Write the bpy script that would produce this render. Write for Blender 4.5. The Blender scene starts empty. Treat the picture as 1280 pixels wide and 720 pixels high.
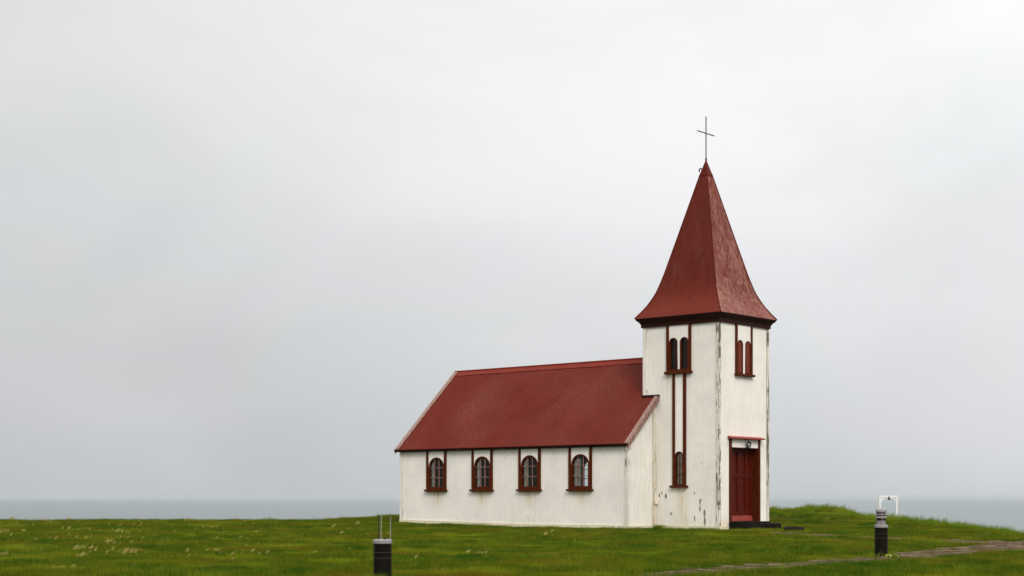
import bpy, math, random
import numpy as np
from mathutils import Vector, noise, Matrix
random.seed(7); np.random.seed(7)
R = math.radians
scene = bpy.context.scene
COL = scene.collection

# ------------------------------------------------------------------ helpers
class MB:
    def __init__(s): s.v=[]; s.f=[]; s.w=[]; s.m=[]; s.mi=0
    def add(s, vs, fs, w=None):
        b=len(s.v); s.v+=[tuple(p) for p in vs]
        s.w+= (w if w is not None else [(0,0,0,1)]*len(vs))
        for f in fs: s.f.append(tuple(b+i for i in f)); s.m.append(s.mi)
    def box(s, x0,x1,y0,y1,z0,z1, w=None):
        vs=[(x0,y0,z0),(x1,y0,z0),(x1,y1,z0),(x0,y1,z0),(x0,y0,z1),(x1,y0,z1),(x1,y1,z1),(x0,y1,z1)]
        s.hexa(vs, w)
    def hexa(s, vs, w=None):
        fs=[(0,3,2,1),(4,5,6,7),(0,1,5,4),(1,2,6,5),(2,3,7,6),(3,0,4,7)]
        s.add(vs, fs, [w]*8 if w else None)
    def tube(s, pts, r, n=10, caps=True):
        pts=[Vector(p) for p in pts]; rr = r if isinstance(r,(list,tuple)) else [r]*len(pts)
        vs=[]; up=Vector((0,0,1))
        for i,p in enumerate(pts):
            d=(pts[min(i+1,len(pts)-1)]-pts[max(i-1,0)]).normalized()
            a=d.cross(Vector((0,1,0)) if abs(d.z)>.9 else up).normalized(); b=d.cross(a)
            for k in range(n):
                t=2*math.pi*k/n; vs.append(p+(a*math.cos(t)+b*math.sin(t))*rr[i])
        fs=[]
        for i in range(len(pts)-1):
            for k in range(n):
                k2=(k+1)%n; fs.append((i*n+k,i*n+k2,(i+1)*n+k2,(i+1)*n+k))
        if caps: fs.append(tuple(range(n))[::-1]); fs.append(tuple((len(pts)-1)*n+k for k in range(n)))
        s.add(vs, fs)
    def lathe(s, prof, n=32, c=(0,0)):
        vs=[]; fs=[]
        for r,z in prof:
            for k in range(n):
                t=2*math.pi*k/n; vs.append((c[0]+r*math.cos(t), c[1]+r*math.sin(t), z))
        m=len(prof)
        for i in range(m-1):
            for k in range(n):
                k2=(k+1)%n; fs.append((i*n+k,i*n+k2,(i+1)*n+k2,(i+1)*n+k))
        fs.append(tuple(range(n))[::-1]); fs.append(tuple((m-1)*n+k for k in range(n)))
        s.add(vs,fs)
    def build(s, name, mat, parent=None, smooth=False, bevel=0):
        me=bpy.data.meshes.new(name); me.from_pydata(s.v,[],s.f)
        mats = mat if isinstance(mat,(list,tuple)) else [mat]
        for m in mats: me.materials.append(m)
        if len(mats)>1: me.polygons.foreach_set('material_index', s.m)
        at=me.color_attributes.new('wear_shade','FLOAT_COLOR','POINT')
        at.data.foreach_set('color', np.array(s.w,dtype=np.float32).ravel())
        if smooth: me.polygons.foreach_set('use_smooth',[True]*len(me.polygons))
        me.update(); me.validate()
        o=bpy.data.objects.new(name, me); COL.objects.link(o)
        if parent: o.parent=parent
        if bevel:
            b=o.modifiers.new('Bevel','BEVEL'); b.width=bevel; b.segments=2; b.limit_method='ANGLE'; b.angle_limit=R(40)
        return o
def tag(o, label=None, cat=None, group=None, kind=None):
    for k,v in (('label',label),('category',cat),('group',group),('kind',kind)):
        if v: o[k]=v
    return o
def empty(name, loc, rz=0):
    o=bpy.data.objects.new(name,None); COL.objects.link(o); o.location=loc; o.rotation_euler=(0,0,rz); o.empty_display_size=.3
    return o

# ------------------------------------------------------------------ node helpers
class NT:
    def __init__(s, nt): s.nt=nt; s.n=nt.nodes; s.l=nt.links
    def node(s, t, **kw):
        nd=s.n.new(t)
        for k,v in kw.items():
            if k.startswith('_'): setattr(nd,k[1:],v)
        return nd
    def link(s,a,b): s.l.new(a,b)
    def setin(s, sock, v):
        if hasattr(v,'is_linked') or isinstance(v,bpy.types.NodeSocket): s.l.new(v,sock)
        else: sock.default_value=v
    def math(s, op, a, b=None, clamp=False):
        nd=s.n.new('ShaderNodeMath'); nd.operation=op; nd.use_clamp=clamp
        s.setin(nd.inputs[0],a)
        if b is not None: s.setin(nd.inputs[1],b)
        return nd.outputs[0]
    def mix(s, fac, a, b, mode='MIX'):
        nd=s.n.new('ShaderNodeMix'); nd.data_type='RGBA'; nd.blend_type=mode; nd.clamp_factor=True
        s.setin(nd.inputs[0],fac); s.setin(nd.inputs[6],a); s.setin(nd.inputs[7],b)
        return nd.outputs[2]
    def noise(s, vec, scale, detail=4, rough=.55, dist=0):
        nd=s.n.new('ShaderNodeTexNoise'); nd.inputs['Scale'].default_value=scale; nd.inputs['Detail'].default_value=detail
        nd.inputs['Roughness'].default_value=rough; nd.inputs['Distortion'].default_value=dist
        s.l.new(vec, nd.inputs['Vector']); return nd.outputs['Fac']
    def ramp(s, fac, stops):
        nd=s.n.new('ShaderNodeValToRGB'); cr=nd.color_ramp
        while len(cr.elements)<len(stops): cr.elements.new(.5)
        for e,(p,c) in zip(cr.elements,stops):
            e.position=p; e.color = c if isinstance(c,(tuple,list)) and len(c)==4 else ((c[0],c[1],c[2],1) if isinstance(c,(tuple,list)) else (c,c,c,1))
        s.l.new(fac, nd.inputs[0]); return nd.outputs[0]
    def mapr(s, v, a,b,c=0.,d=1.):
        nd=s.n.new('ShaderNodeMapRange'); nd.clamp=True; s.setin(nd.inputs[0],v)
        for i,x in enumerate((a,b,c,d)): nd.inputs[i+1].default_value=x
        return nd.outputs[0]
    def scalevec(s, vec, sc):
        nd=s.n.new('ShaderNodeMapping'); nd.inputs['Scale'].default_value=sc; s.l.new(vec,nd.inputs[0]); return nd.outputs[0]
def C4(c): return (c[0],c[1],c[2],1)
def newmat(name):
    m=bpy.data.materials.new(name); m.use_nodes=True; nt=NT(m.node_tree)
    for n in list(nt.n): nt.n.remove(n)
    out=nt.n.new('ShaderNodeOutputMaterial'); b=nt.n.new('ShaderNodeBsdfPrincipled'); nt.link(b.outputs[0],out.inputs[0])
    tc=nt.n.new('ShaderNodeTexCoord')
    return m,nt,b,tc,out
def simple(name, col, rough=.6, metal=0, var=.25, scale=6, bump=.0, coat=0):
    m,nt,b,tc,out=newmat(name)
    n=nt.noise(tc.outputs['Object'],scale,5,.6)
    c=nt.mix(nt.mapr(n,.3,.7), C4([x*(1-var) for x in col]), C4([min(1,x*(1+var)) for x in col]))
    nt.link(c,b.inputs['Base Color']); b.inputs['Specular IOR Level'].default_value=.06 if not metal else .5; b.inputs['Roughness'].default_value=rough; b.inputs['Metallic'].default_value=metal
    if bump:
        bp=nt.n.new('ShaderNodeBump'); bp.inputs['Strength'].default_value=bump; bp.inputs['Distance'].default_value=.02
        nt.link(nt.noise(tc.outputs['Object'],scale*5,5),bp.inputs['Height']); nt.link(bp.outputs[0],b.inputs['Normal'])
    return m
def wearmat(name, base, rust, under, dirt, rough=.55, streak=(18,18,1.6), peel_scale=(22,22,9), amt=1.0, mottling=.08):
    """painted metal: wear.r = rust streak, wear.g = peeled paint and painted edge shade, wear.b = dirt"""
    m,nt,b,tc,out=newmat(name)
    at=nt.n.new('ShaderNodeAttribute'); at.attribute_name='wear_shade'
    sep=nt.n.new('ShaderNodeSeparateColor'); nt.link(at.outputs['Color'],sep.inputs[0])
    P=tc.outputs['Object']
    n1=nt.noise(P,1.3,5,.6); 
    n2=nt.noise(nt.scalevec(P,(9,9,.5)),1,4,.6)
    col=nt.mix(nt.mapr(n1,.3,.7), C4([x*(1-mottling) for x in base]), C4([x*(1+mottling) for x in base]))
    col=nt.mix(nt.mapr(n2,.42,.8,0,.16*amt), col, C4([x*.86 for x in base]))
    # dirt
    nd=nt.noise(nt.scalevec(P,streak),1,5,.65)
    col=nt.mix(nt.math('MULTIPLY',sep.outputs[2],nt.mapr(nd,.35,.65)), col, C4(dirt))
    # rust streaks
    nr=nt.noise(nt.scalevec(P,(30,30,.9)),1,4,.6)
    col=nt.mix(nt.math('MULTIPLY',sep.outputs[0],nt.mapr(nr,.35,.7)), col, C4(rust))
    # peeled flakes and painted edge shade, thresholded
    npl=nt.noise(nt.scalevec(P,peel_scale),1,6,.62)
    thr=nt.math('SUBTRACT',.80,nt.math('MULTIPLY',sep.outputs[1],.46))
    pm=nt.mapr(nt.math('SUBTRACT',npl,thr),0,.03)
    pm2=nt.noise(P,40,3)
    ucol=nt.mix(pm2, C4([x*.7 for x in under]), C4([x*1.25 for x in under]))
    col=nt.mix(pm,col,ucol)
    nt.link(col,b.inputs['Base Color'])
    b.inputs['Roughness'].default_value=rough; b.inputs['Specular IOR Level'].default_value=.06
    bp=nt.n.new('ShaderNodeBump'); bp.inputs['Strength'].default_value=.25; bp.inputs['Distance'].default_value=.006
    h=nt.math('SUBTRACT',nt.noise(P,9,5,.6),pm); nt.link(h,bp.inputs['Height']); nt.link(bp.outputs[0],b.inputs['Normal'])
    return m

WHITE=(.85,.81,.745)
M={}
M['wall']=wearmat('white_corrugated_paint',WHITE,(.52,.34,.10),(.20,.19,.165),(.52,.49,.37),peel_scale=(13,13,4.5))
M['board']=wearmat('white_corner_paint',WHITE,(.45,.35,.18),(.16,.135,.10),(.46,.41,.28),peel_scale=(24,24,2.6))
M['plinth']=simple('cream_base',(.68,.62,.44),.8,var=.12,scale=9)
M['roof']=wearmat('red_roof_paint',(.112,.0125,.0065),(.16,.026,.013),(.17,.045,.032),(.30,.14,.11),rough=.5,peel_scale=(28,28,28),mottling=.14)
M['spire']=wearmat('red_spire_paint',(.098,.0105,.0045),(.20,.028,.014),(.27,.115,.09),(.36,.20,.165),rough=.5,streak=(9,9,1.1),peel_scale=(15,15,2.4),mottling=.16)
M['ridge']=simple('ridge_red',(.175,.022,.012),.5,var=.2)
M['verge']=wearmat('worn_verge',(.15,.045,.033),(.30,.17,.13),(.30,.20,.16),(.60,.50,.44),peel_scale=(9,9,9))
M['trim']=simple('red_brown_trim',(.078,.0135,.0022),.5,var=.3,scale=8)
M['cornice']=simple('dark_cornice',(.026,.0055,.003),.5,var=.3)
M['hood']=simple('hood_red',(.30,.055,.04),.5,var=.2)
M['shutter']=simple('shutter_red',(.17,.035,.022),.55,var=.2)
M['door']=simple('door_red',(.080,.008,.0035),.42,var=.25,scale=10)
M['kick']=simple('door_kick',(.24,.045,.035),.55,var=.2)
M['curtain']=simple('curtain',(.62,.60,.54),.9,var=.08)
M['bar']=simple('glazing_bar_paint',(.24,.135,.105),.6,var=.25)
M['inner']=simple('inner_lining',(.36,.33,.27),.8,var=.1)
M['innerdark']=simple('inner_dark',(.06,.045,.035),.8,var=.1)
M['step']=simple('dark_step',(.009,.007,.0055),.75,var=.5,scale=5,bump=.6)
M['stone']=simple('dark_stone',(.020,.014,.009),.9,var=.6,scale=9,bump=.9)
M['iron']=simple('iron',(.03,.028,.026),.5)
M['steel']=simple('cross_steel',(.20,.20,.205),.45,.3,var=.08)
M['globe']=simple('milk_glass',(.72,.72,.68),.25,var=.04)
M['black']=simple('bollard_black',(.0075,.006,.0045),.42,var=.6,scale=14,bump=.3)
M['alu']=simple('bollard_alu',(.27,.255,.26),.45,.15,var=.2,scale=30)
M['band']=simple('bollard_band',(.05,.042,.03),.5,var=.5)
M['darkgap']=simple('bollard_gap',(.010,.006,.005),.6)
M['lens']=simple('bollard_lens',(.24,.215,.24),.3,var=.1)
M['rod']=simple('pale_rod',(.24,.23,.17),.45,.2)
M['gatewhite']=simple('gate_white',(.78,.78,.76),.5,var=.05)
M['junction']=simple('cream_plastic',(.75,.68,.52),.5,var=.05)
def glassmat():
    m=bpy.data.materials.new('window_glass'); m.use_nodes=True; nt=NT(m.node_tree)
    for n in list(nt.n): nt.n.remove(n)
    out=nt.n.new('ShaderNodeOutputMaterial'); tr=nt.n.new('ShaderNodeBsdfTransparent'); gl=nt.n.new('ShaderNodeBsdfGlossy')
    tr.inputs[0].default_value=(.86,.88,.87,1); gl.inputs['Roughness'].default_value=.06
    mx=nt.n.new('ShaderNodeMixShader'); fr=nt.n.new('ShaderNodeFresnel'); fr.inputs[0].default_value=1.45
    tc=nt.n.new('ShaderNodeTexCoord'); bp=nt.n.new('ShaderNodeBump'); bp.inputs['Strength'].default_value=.1; bp.inputs['Distance'].default_value=.02
    nt.link(nt.noise(tc.outputs['Object'],3,2),bp.inputs['Height']); nt.link(bp.outputs[0],gl.inputs['Normal'])
    nt.link(nt.math('MULTIPLY',fr.outputs[0],.8),mx.inputs[0]); nt.link(tr.outputs[0],mx.inputs[1]); nt.link(gl.outputs[0],mx.inputs[2]); nt.link(mx.outputs[0],out.inputs[0])
    return m
M['glass']=glassmat()

# ------------------------------------------------------------------ terrain
FPX=1954.
def fbm(x,y,s,o=3): 
    v=0;a=1;t=0
    for i in range(o): v+=a*noise.noise(Vector((x*s,y*s,i*7.3))); t+=a; a*=.5; s*=2.1
    return v/t
AZ=[-400,0,380,450,490,540,900,960,985,1010,1040,1060,1080,1110,1140,1200,1240,1280,1700]
DD=[ 67, 67,67, 64, 62, 64, 66, 66, 66, 65, 65, 64, 63, 61.5,60, 55, 50, 45, 34]
YC=[651.5,651.5,651,646.5,643.5,642.5,640,635,637.5,635,635,639,645,647,649.5,657,662,667,694]
def sstep(t): t=max(0,min(1,t)); return t*t*(3-2*t)
def height(X,Y):
    und=.025*fbm(X,Y,.25)+.018*fbm(X+50,Y,.9,2)
    if Y>12: az=640+FPX*X/Y
    else: az=640+FPX*X/12
    D=float(np.interp(az,AZ,DD)); zc=1-(float(np.interp(az,AZ,YC))-622)/FPX*D-.05
    L=sstep((500-az)/250)
    und+=L*.055*fbm(X,Y+9,.8,2)*sstep((Y-20)/12)
    # gentle rise of the ground to the left end of the nave
    base=.02+.10*sstep((Y-44)/9)*sstep((700-az)/220)
    # lip of the trodden track in front of the mound
    if Y<=D:
        z=base+(zc-base)*sstep((Y-(D-9.5))/9.5)
    else:
        t=Y-D; z=zc-.0045*t*t-.01*t
        if t>26: z-=(t-26)*2.6
    z+=und*(1 if Y<D-4 else .6)
    for e in (X+90, 70-X, Y+45): 
        if e<0: z+=e*1.2
    return max(z,-30)

# ribbons of the flagstone path and the trodden track: (X,Y,half width)
PATH=[(1.7,19.0,.40),(2.5,20.3,.44),(3.46,21.7,.50),(4.77,23.3,.54),(5.6,24.5,.56),(6.8,26.1,.64),(8.0,27.9,.68),(9.1,29.6,.9),(10.3,31.3,.9),(12,34,.9),(15,37.5,.9)]
TRACK=[(10.6,31.6,.8),(10.0,33.6,.75),(9.6,35.2,.6),(8.9,37.2,.5),(7.9,39.3,.48),(7.5,41.0,.46),(7.2,42.6,.45)]
def ribdist(X,Y,rib):
    best=9
    for (x0,y0,w0),(x1,y1,w1) in zip(rib[:-1],rib[1:]):
        dx,dy=x1-x0,y1-y0; t=max(0,min(1,((X-x0)*dx+(Y-y0)*dy)/(dx*dx+dy*dy)))
        d=math.hypot(X-x0-t*dx,Y-y0-t*dy)/(w0+(w1-w0)*t)
        best=min(best,d)
    return best

def ground_material():
    m,nt,b,tc,out=newmat('turf_soil')
    P=tc.outputs['Object']
    n1=nt.noise(P,.25,5,.6); n2=nt.noise(P,2.2,6,.65); n3=nt.noise(P,30,4,.6)
    col=nt.ramp(n2,[(.3,(.035,.050,.005)),(.5,(.055,.070,.006)),(.7,(.075,.070,.010))])
    col=nt.mix(nt.mapr(n1,.4,.62,0,.7),col,(.055,.052,.012,1))
    col=nt.mix(nt.mapr(n3,.3,.7,0,.5),col,(.018,.028,.004,1))
    nt.link(col,b.inputs['Base Color']); b.inputs['Roughness'].default_value=.95; b.inputs['Specular IOR Level'].default_value=.1
    bp=nt.n.new('ShaderNodeBump'); bp.inputs['Strength'].default_value=.8; bp.inputs['Distance'].default_value=.05
    nt.link(n3,bp.inputs['Height']); nt.link(bp.outputs[0],b.inputs['Normal'])
    return m
def axis(a,b,coarse,fa,fb,fine):
    out=[];x=a
    while x<b: out.append(x); x+= fine if fa<=x<fb else coarse
    out.append(b); return out
xs=axis(-115,95,2.5,-32,28,.4); ys=axis(-65,112,2.5,12,76,.4)
g=MB(); nx,ny=len(xs),len(ys)
g.add([(x,y,height(x,y)) for y in ys for x in xs],[(j*nx+i,j*nx+i+1,(j+1)*nx+i+1,(j+1)*nx+i) for j in range(ny-1) for i in range(nx-1)])
ground=g.build('ground',ground_material(),smooth=True); tag(ground,kind='structure')

# sea
def sea_material():
    m,nt,b,tc,out=newmat('sea_water')
    P=tc.outputs['Object']
    b.inputs['Base Color'].default_value=(.080,.112,.120,1); b.inputs['Roughness'].default_value=.32; b.inputs['IOR'].default_value=1.33
    bp=nt.n.new('ShaderNodeBump'); bp.inputs['Strength'].default_value=1; bp.inputs['Distance'].default_value=1.6
    w=nt.math('ADD',nt.noise(nt.scalevec(P,(.02,.05,.05)),1,5,.6),nt.math('MULTIPLY',nt.noise(P,.25,4,.6),.35))
    nt.link(w,bp.inputs['Height']); nt.link(bp.outputs[0],b.inputs['Normal'])
    return m
s=MB(); n=96; rings=[0.1,100,300,800,2000,5000,12000,29000]; vs=[]
for r in rings: vs+=[(r*math.cos(2*math.pi*k/n),r*math.sin(2*math.pi*k/n),-21) for k in range(n)]
fs=[(i*n+k,i*n+(k+1)%n,(i+1)*n+(k+1)%n,(i+1)*n+k) for i in range(len(rings)-1) for k in range(n)]
s.add(vs,[f[::-1] for f in fs]+[tuple(range(n))[::-1]])
sea=s.build('sea',sea_material(),smooth=False); tag(sea,kind='structure')
# flip normals up if needed
if sea.data.polygons[0].normal.z<0: sea.data.flip_normals()

# haze
hz=MB(); hz.box(-30500,30500,-30500,30500,-31,14.5)
hm=bpy.data.materials.new('sea_haze'); hm.use_nodes=True; hn=NT(hm.node_tree)
for nd in list(hn.n): hn.n.remove(nd)
ho=hn.n.new('ShaderNodeOutputMaterial'); pv=hn.n.new('ShaderNodeVolumePrincipled')
pv.inputs['Color'].default_value=(.69,.725,.745,1); pv.inputs['Density'].default_value=.00008; pv.inputs['Anisotropy'].default_value=.2
hn.link(pv.outputs[0],ho.inputs['Volume'])
haze=hz.build('haze',hm); tag(haze,kind='stuff',label='thin grey sea haze lying over water and headland',cat='haze')

# path
def path_material():
    m,nt,b,tc,out=newmat('flagstone')
    P=tc.outputs['Object']; at=nt.n.new('ShaderNodeAttribute'); at.attribute_name='wear_shade'
    sep=nt.n.new('ShaderNodeSeparateColor'); nt.link(at.outputs['Color'],sep.inputs[0])
    col=nt.mix(sep.outputs[0],(.10,.065,.038,1),(.25,.185,.13,1))
    col=nt.mix(nt.mapr(nt.noise(P,7,6,.65),.35,.65,0,.75),col,(.085,.06,.035,1))
    nt.link(col,b.inputs['Base Color']); b.inputs['Roughness'].default_value=.85; b.inputs['Specular IOR Level'].default_value=.08
    bp=nt.n.new('ShaderNodeBump'); bp.inputs['Strength'].default_value=.7; bp.inputs['Distance'].default_value=.02
    nt.link(nt.noise(P,25,5),bp.inputs['Height']); nt.link(bp.outputs[0],b.inputs['Normal']); return m
M['flag']=path_material(); M['soil']=simple('path_soil',(.085,.055,.028),.95,var=.4,scale=3,bump=.8)
def ribbon(mb, rib, dz):
    pts=[]
    for i in range(len(rib)-1):
        for k in range(8):
            t=k/8; pts.append([rib[i][j]+(rib[i+1][j]-rib[i][j])*t for j in range(3)])
    pts.append(list(rib[-1])); vs=[];nn=9
    for i,p in enumerate(pts):
        a=pts[max(0,i-1)];b=pts[min(len(pts)-1,i+1)]; d=Vector((b[0]-a[0],b[1]-a[1])).normalized(); q=Vector((-d.y,d.x))
        for j in range(nn):
            o=(j/(nn-1)*2-1)*p[2]*1.02; x=p[0]+q.x*o; y=p[1]+q.y*o; vs.append((x,y,height(x,y)+dz))
    fs=[(i*nn+j,(i+1)*nn+j,(i+1)*nn+j+1,i*nn+j+1) for i in range(len(pts)-1) for j in range(nn-1)]
    mb.add(vs,fs)
def slabs(mb, rib, prob, size):
    x0=min(p[0] for p in rib)-1.5;x1=max(p[0] for p in rib)+1.5;y0=min(p[1] for p in rib)-1.5;y1=max(p[1] for p in rib)+1.5
    y=y0; row=0
    while y<y1:
        x=x0+(row%2)*size*.5
        while x<x1:
            cx=x+random.uniform(-.1,.1)*size; cy=y+random.uniform(-.1,.1)*size; w=random.uniform(.36,.52)*size; l=random.uniform(.34,.50)*size
            x+=size
            if ribdist(cx,cy,rib)>1.0+random.uniform(-.15,.1) or random.random()>prob: continue
            k=random.randint(6,8); a0=random.random()*6; z=height(cx,cy)+random.uniform(.012,.034); tone=(random.random(),0,0,1)
            top=[];low=[];tx=random.uniform(-.03,.03);ty=random.uniform(-.03,.03)
            for q in range(k):
                a=a0+2*math.pi*q/k+random.uniform(-.2,.2); rr=random.uniform(.85,1.12)
                px,py=math.cos(a)*w*rr,math.sin(a)*l*rr
                top.append((cx+px*.95,cy+py*.95,z+px*tx+py*ty)); low.append((cx+px,cy+py,z-.09))
            mb.add(low+top,[tuple(range(k,2*k))]+[(q,(q+1)%k,k+(q+1)%k,k+q) for q in range(k)],[tone]*(2*k))
        y+=size*.92; row+=1
pm=MB(); pm.mi=1; ribbon(pm,PATH,.012); ribbon(pm,TRACK,.020); pm.mi=0; slabs(pm,PATH,.88,.34); slabs(pm,TRACK,.35,.38)
path=pm.build('path',[M['flag'],M['soil']]); tag(path,kind='structure')

# ------------------------------------------------------------------ church
TH=.8570; CX,CY=6.2075,46.914
church=empty('church',(CX,CY,0),TH)
tag(church,'white corrugated iron church with red roof and pointed red spire on the grass headland','church')
W=2.78; KX=-1.48; KX2=W+1.48; G0=2.31; G1=11.99; EZ=2.70; TZ=6.34; MX=W/2
RW,RS=2.75,.946      # roof height above the wall line, slope
def roofz(x): return RW+RS*(x-KX) if x<=MX else RW+RS*(KX2-x)
def l2w(x,y): return (CX+x*math.cos(TH)-y*math.sin(TH), CY+x*math.sin(TH)+y*math.cos(TH))
def gz(x,y): return height(*l2w(x,y))
# windows
NW=[10.27,8.20,6.17,4.11]
def archtop(s,c,half,spring,rise):
    t=(s-c)/half
    return spring+rise*math.sqrt(max(0,1-t*t))
def wallsheet(mb,t0,t1,P,bot,top,ops,wear_shade,amp=.0028,wl=.076,zs=.05,spw=6):
    """P(t,z,d): point on the wall, d outwards"""
    ts=list(np.arange(t0,t1,wl/spw))+[t1]
    for o in ops: ts+=[o[0],o[1]]
    ts=sorted(set(round(t,4) for t in ts))
    for a,b in zip(ts[:-1],ts[1:]):
        mid=(a+b)/2; segs=[]; lo=(bot(a),bot(b))
        for o in sorted([o for o in ops if o[0]<mid<o[1]],key=lambda o:o[2]):
            segs.append((lo,(o[2],o[2]))); lo=(o[3](a),o[3](b))
        segs.append((lo,(top(a),top(b))))
        for (l,h) in segs:
            nn=max(1,int((h[0]-l[0])/zs)); vs=[];w=[]
            for k in range(nn+1):
                q=k/nn
                for t,i in ((a,0),(b,1)):
                    z=l[i]+(h[i]-l[i])*q
                    vs.append(P(t,z,amp*math.cos(2*math.pi*t/wl))); w.append(wear_shade(t,z))
            mb.add(vs,[(2*k,2*k+1,2*k+3,2*k+2) for k in range(nn)],w)
def g1(x,s): return math.exp(-(x/s)**2)
def nave_wear_shade(t,z):
    r=0;p=.18+.5*g1(t-(G1-.115),.014);d=.10  # p also paints in the sheet-edge shadow beside the far corner board
    for c in NW:
        if z<1.24: r=max(r,g1((t-c),.24)*max(0,1-(1.24-z)/.75)**1.5*1.6)
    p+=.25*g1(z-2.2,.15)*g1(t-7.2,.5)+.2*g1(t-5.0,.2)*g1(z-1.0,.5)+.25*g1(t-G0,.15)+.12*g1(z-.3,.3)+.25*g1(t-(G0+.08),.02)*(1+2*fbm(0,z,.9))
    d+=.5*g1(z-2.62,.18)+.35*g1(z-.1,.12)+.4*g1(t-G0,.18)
    d+=.25*max(0,fbm(t,z,.9))
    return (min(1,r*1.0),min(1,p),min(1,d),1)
Pn=lambda t,z,d:(KX-d,t,z)
Pn2=lambda t,z,d:(KX2+d,t,z)
nops=[(c-.34,c+.34,1.26,(lambda s,c=c:archtop(s,c,.35,2.03,.32))) for c in NW]
wb=MB()
wallsheet(wb,G0,G1,Pn,lambda t:-.25,lambda t:EZ,nops,nave_wear_shade)
wallsheet(wb,G0,G1,Pn2,lambda t:-.25,lambda t:EZ,nops[1:],lambda t,z:(0,.2,.3,1),zs=.3,spw=4)
# gables
def gw(x,z): return (.0,.2+.35*g1(x,.12),.3+.6*g1(x,.16)+.3*g1(z-2.0,.02),1)
for (a,b) in ((KX,-.001),(W+.001,KX2)):
    wallsheet(wb,a,b,lambda t,z,d:(t,G0-d,z),lambda t:-.25,lambda t:roofz(t)-.03,[],gw)
wallsheet(wb,KX,KX2,lambda t,z,d:(t,G1+d,z),lambda t:-.25,lambda t:roofz(t)-.03,[],lambda t,z:(0,.25,.3,1),zs=.2,spw=4)
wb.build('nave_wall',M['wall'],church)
# inner lining
il=MB(); I=.16
wallsheet(il,G0+.01,G1-.1,lambda t,z,d:(KX+I,t,z),lambda t:-.2,lambda t:EZ,nops,lambda t,z:(0,0,0,1),amp=0,wl=.4,zs=1)
wallsheet(il,G0+.01,G1-.1,lambda t,z,d:(KX2-I,t,z),lambda t:-.2,lambda t:EZ,nops[1:],lambda t,z:(0,0,0,1),amp=0,wl=.4,zs=1)
il.add([(KX+I,G1-.12,-.2),(KX2-I,G1-.12,-.2),(KX2-I,G1-.12,2.68),(KX+I,G1-.12,2.68)],[(0,1,2,3)])
il.add([(KX+I,G0+.02,-.2),(KX2-I,G0+.02,-.2),(KX2-I,G0+.02,2.68),(KX+I,G0+.02,2.68)],[(0,1,2,3)])
il.add([(KX+.02,G0,.22),(KX2-.02,G0,.22),(KX2-.02,G1,.22),(KX+.02,G1,.22)],[(0,1,2,3)])
il.add([(KX+.02,G0,2.69),(KX2-.02,G0,2.69),(KX2-.02,G1,2.69),(KX+.02,G1,2.69)],[(0,1,2,3)])
il.build('interior_lining',M['inner'],church)
# tower walls
def side_wear_shade(t,z):   # camera-side face, t along the nave axis
    p=.12+.62*g1(t-(W-.125),.016)*(.7+.6*fbm(0,z,1.2))+.45*g1(t,.09)+.2*g1(z-.6,.5); r=.0; d=.12+.3*g1(z-.15,.15)+.25*g1(t,.12)  # narrow dark line by the back corner board: edge shadow painted in through p
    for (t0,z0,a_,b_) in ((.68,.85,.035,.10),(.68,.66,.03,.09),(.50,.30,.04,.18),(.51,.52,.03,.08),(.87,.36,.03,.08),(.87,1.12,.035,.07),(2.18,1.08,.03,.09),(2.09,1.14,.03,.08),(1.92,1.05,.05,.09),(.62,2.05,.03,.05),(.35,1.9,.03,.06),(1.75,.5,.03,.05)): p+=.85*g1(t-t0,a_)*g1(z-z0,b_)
    if z<1.29: r=max(r,g1(t-1.38,.16)*max(0,1-(1.29-z)/1.6)*.9); r=max(r,g1(t-1.2,.10)*.8*g1(z-.5,.5))
    if z<4.8: r=max(r,g1(t-1.86,.07)*max(0,1-(4.8-z)/1.0)*.9)
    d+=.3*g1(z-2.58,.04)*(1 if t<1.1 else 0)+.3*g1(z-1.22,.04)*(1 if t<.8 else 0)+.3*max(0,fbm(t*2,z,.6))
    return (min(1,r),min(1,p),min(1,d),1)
def front_wear(t,z):
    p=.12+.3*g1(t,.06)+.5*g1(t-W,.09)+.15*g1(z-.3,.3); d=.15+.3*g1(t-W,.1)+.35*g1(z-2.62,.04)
    r=.9*g1(t-.3,.25)*g1(z-.15,.22)+.35*g1(z-2.6,.03)
    return (min(1,r),min(1,p),min(1,d),1)
tb=MB()
SIDE=[(1.64,.155,5.75,.155,4.90),(1.235,.155,5.75,.155,4.90)]     # centre, half, spring, rise, bottom
LOW=(1.425,.145,2.27,.145,1.38)
FRONT=[(1.13,.145,5.67,.145,4.80),(1.565,.145,5.67,.145,4.80)]
def op(a,sh=.012): c,h,sp,ri,bz=a; return (c-h+sh,c+h-sh,bz,(lambda s:archtop(s,c,h,sp,ri)))
wallsheet(tb,0,W,lambda t,z,d:(-d,t,z),lambda t:-.25,lambda t:TZ,[op(a) for a in SIDE]+[op(LOW)],side_wear_shade)
wallsheet(tb,0,W,lambda t,z,d:(t,-d,z),lambda t:-.25,lambda t:TZ,[op(a) for a in FRONT]+[(.57,2.25,-.3,lambda s:2.77)],front_wear)
wallsheet(tb,0,W,lambda t,z,d:(W+d,t,z),lambda t:-.25,lambda t:TZ,[],lambda t,z:(0,.2,.2,1),zs=.3,spw=4)
wallsheet(tb,0,W,lambda t,z,d:(t,W+d,z),lambda t:2.8,lambda t:TZ,[],lambda t,z:(0,.2,.2,1),zs=.3,spw=4)
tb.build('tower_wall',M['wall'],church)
# tower inner dark box (upper belfry floor and back boards)
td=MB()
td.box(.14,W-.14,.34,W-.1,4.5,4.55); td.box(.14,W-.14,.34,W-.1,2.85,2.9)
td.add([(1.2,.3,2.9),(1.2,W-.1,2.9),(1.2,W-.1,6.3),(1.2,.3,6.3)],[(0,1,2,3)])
td.build('belfry_floor',M['innerdark'],church)
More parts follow.
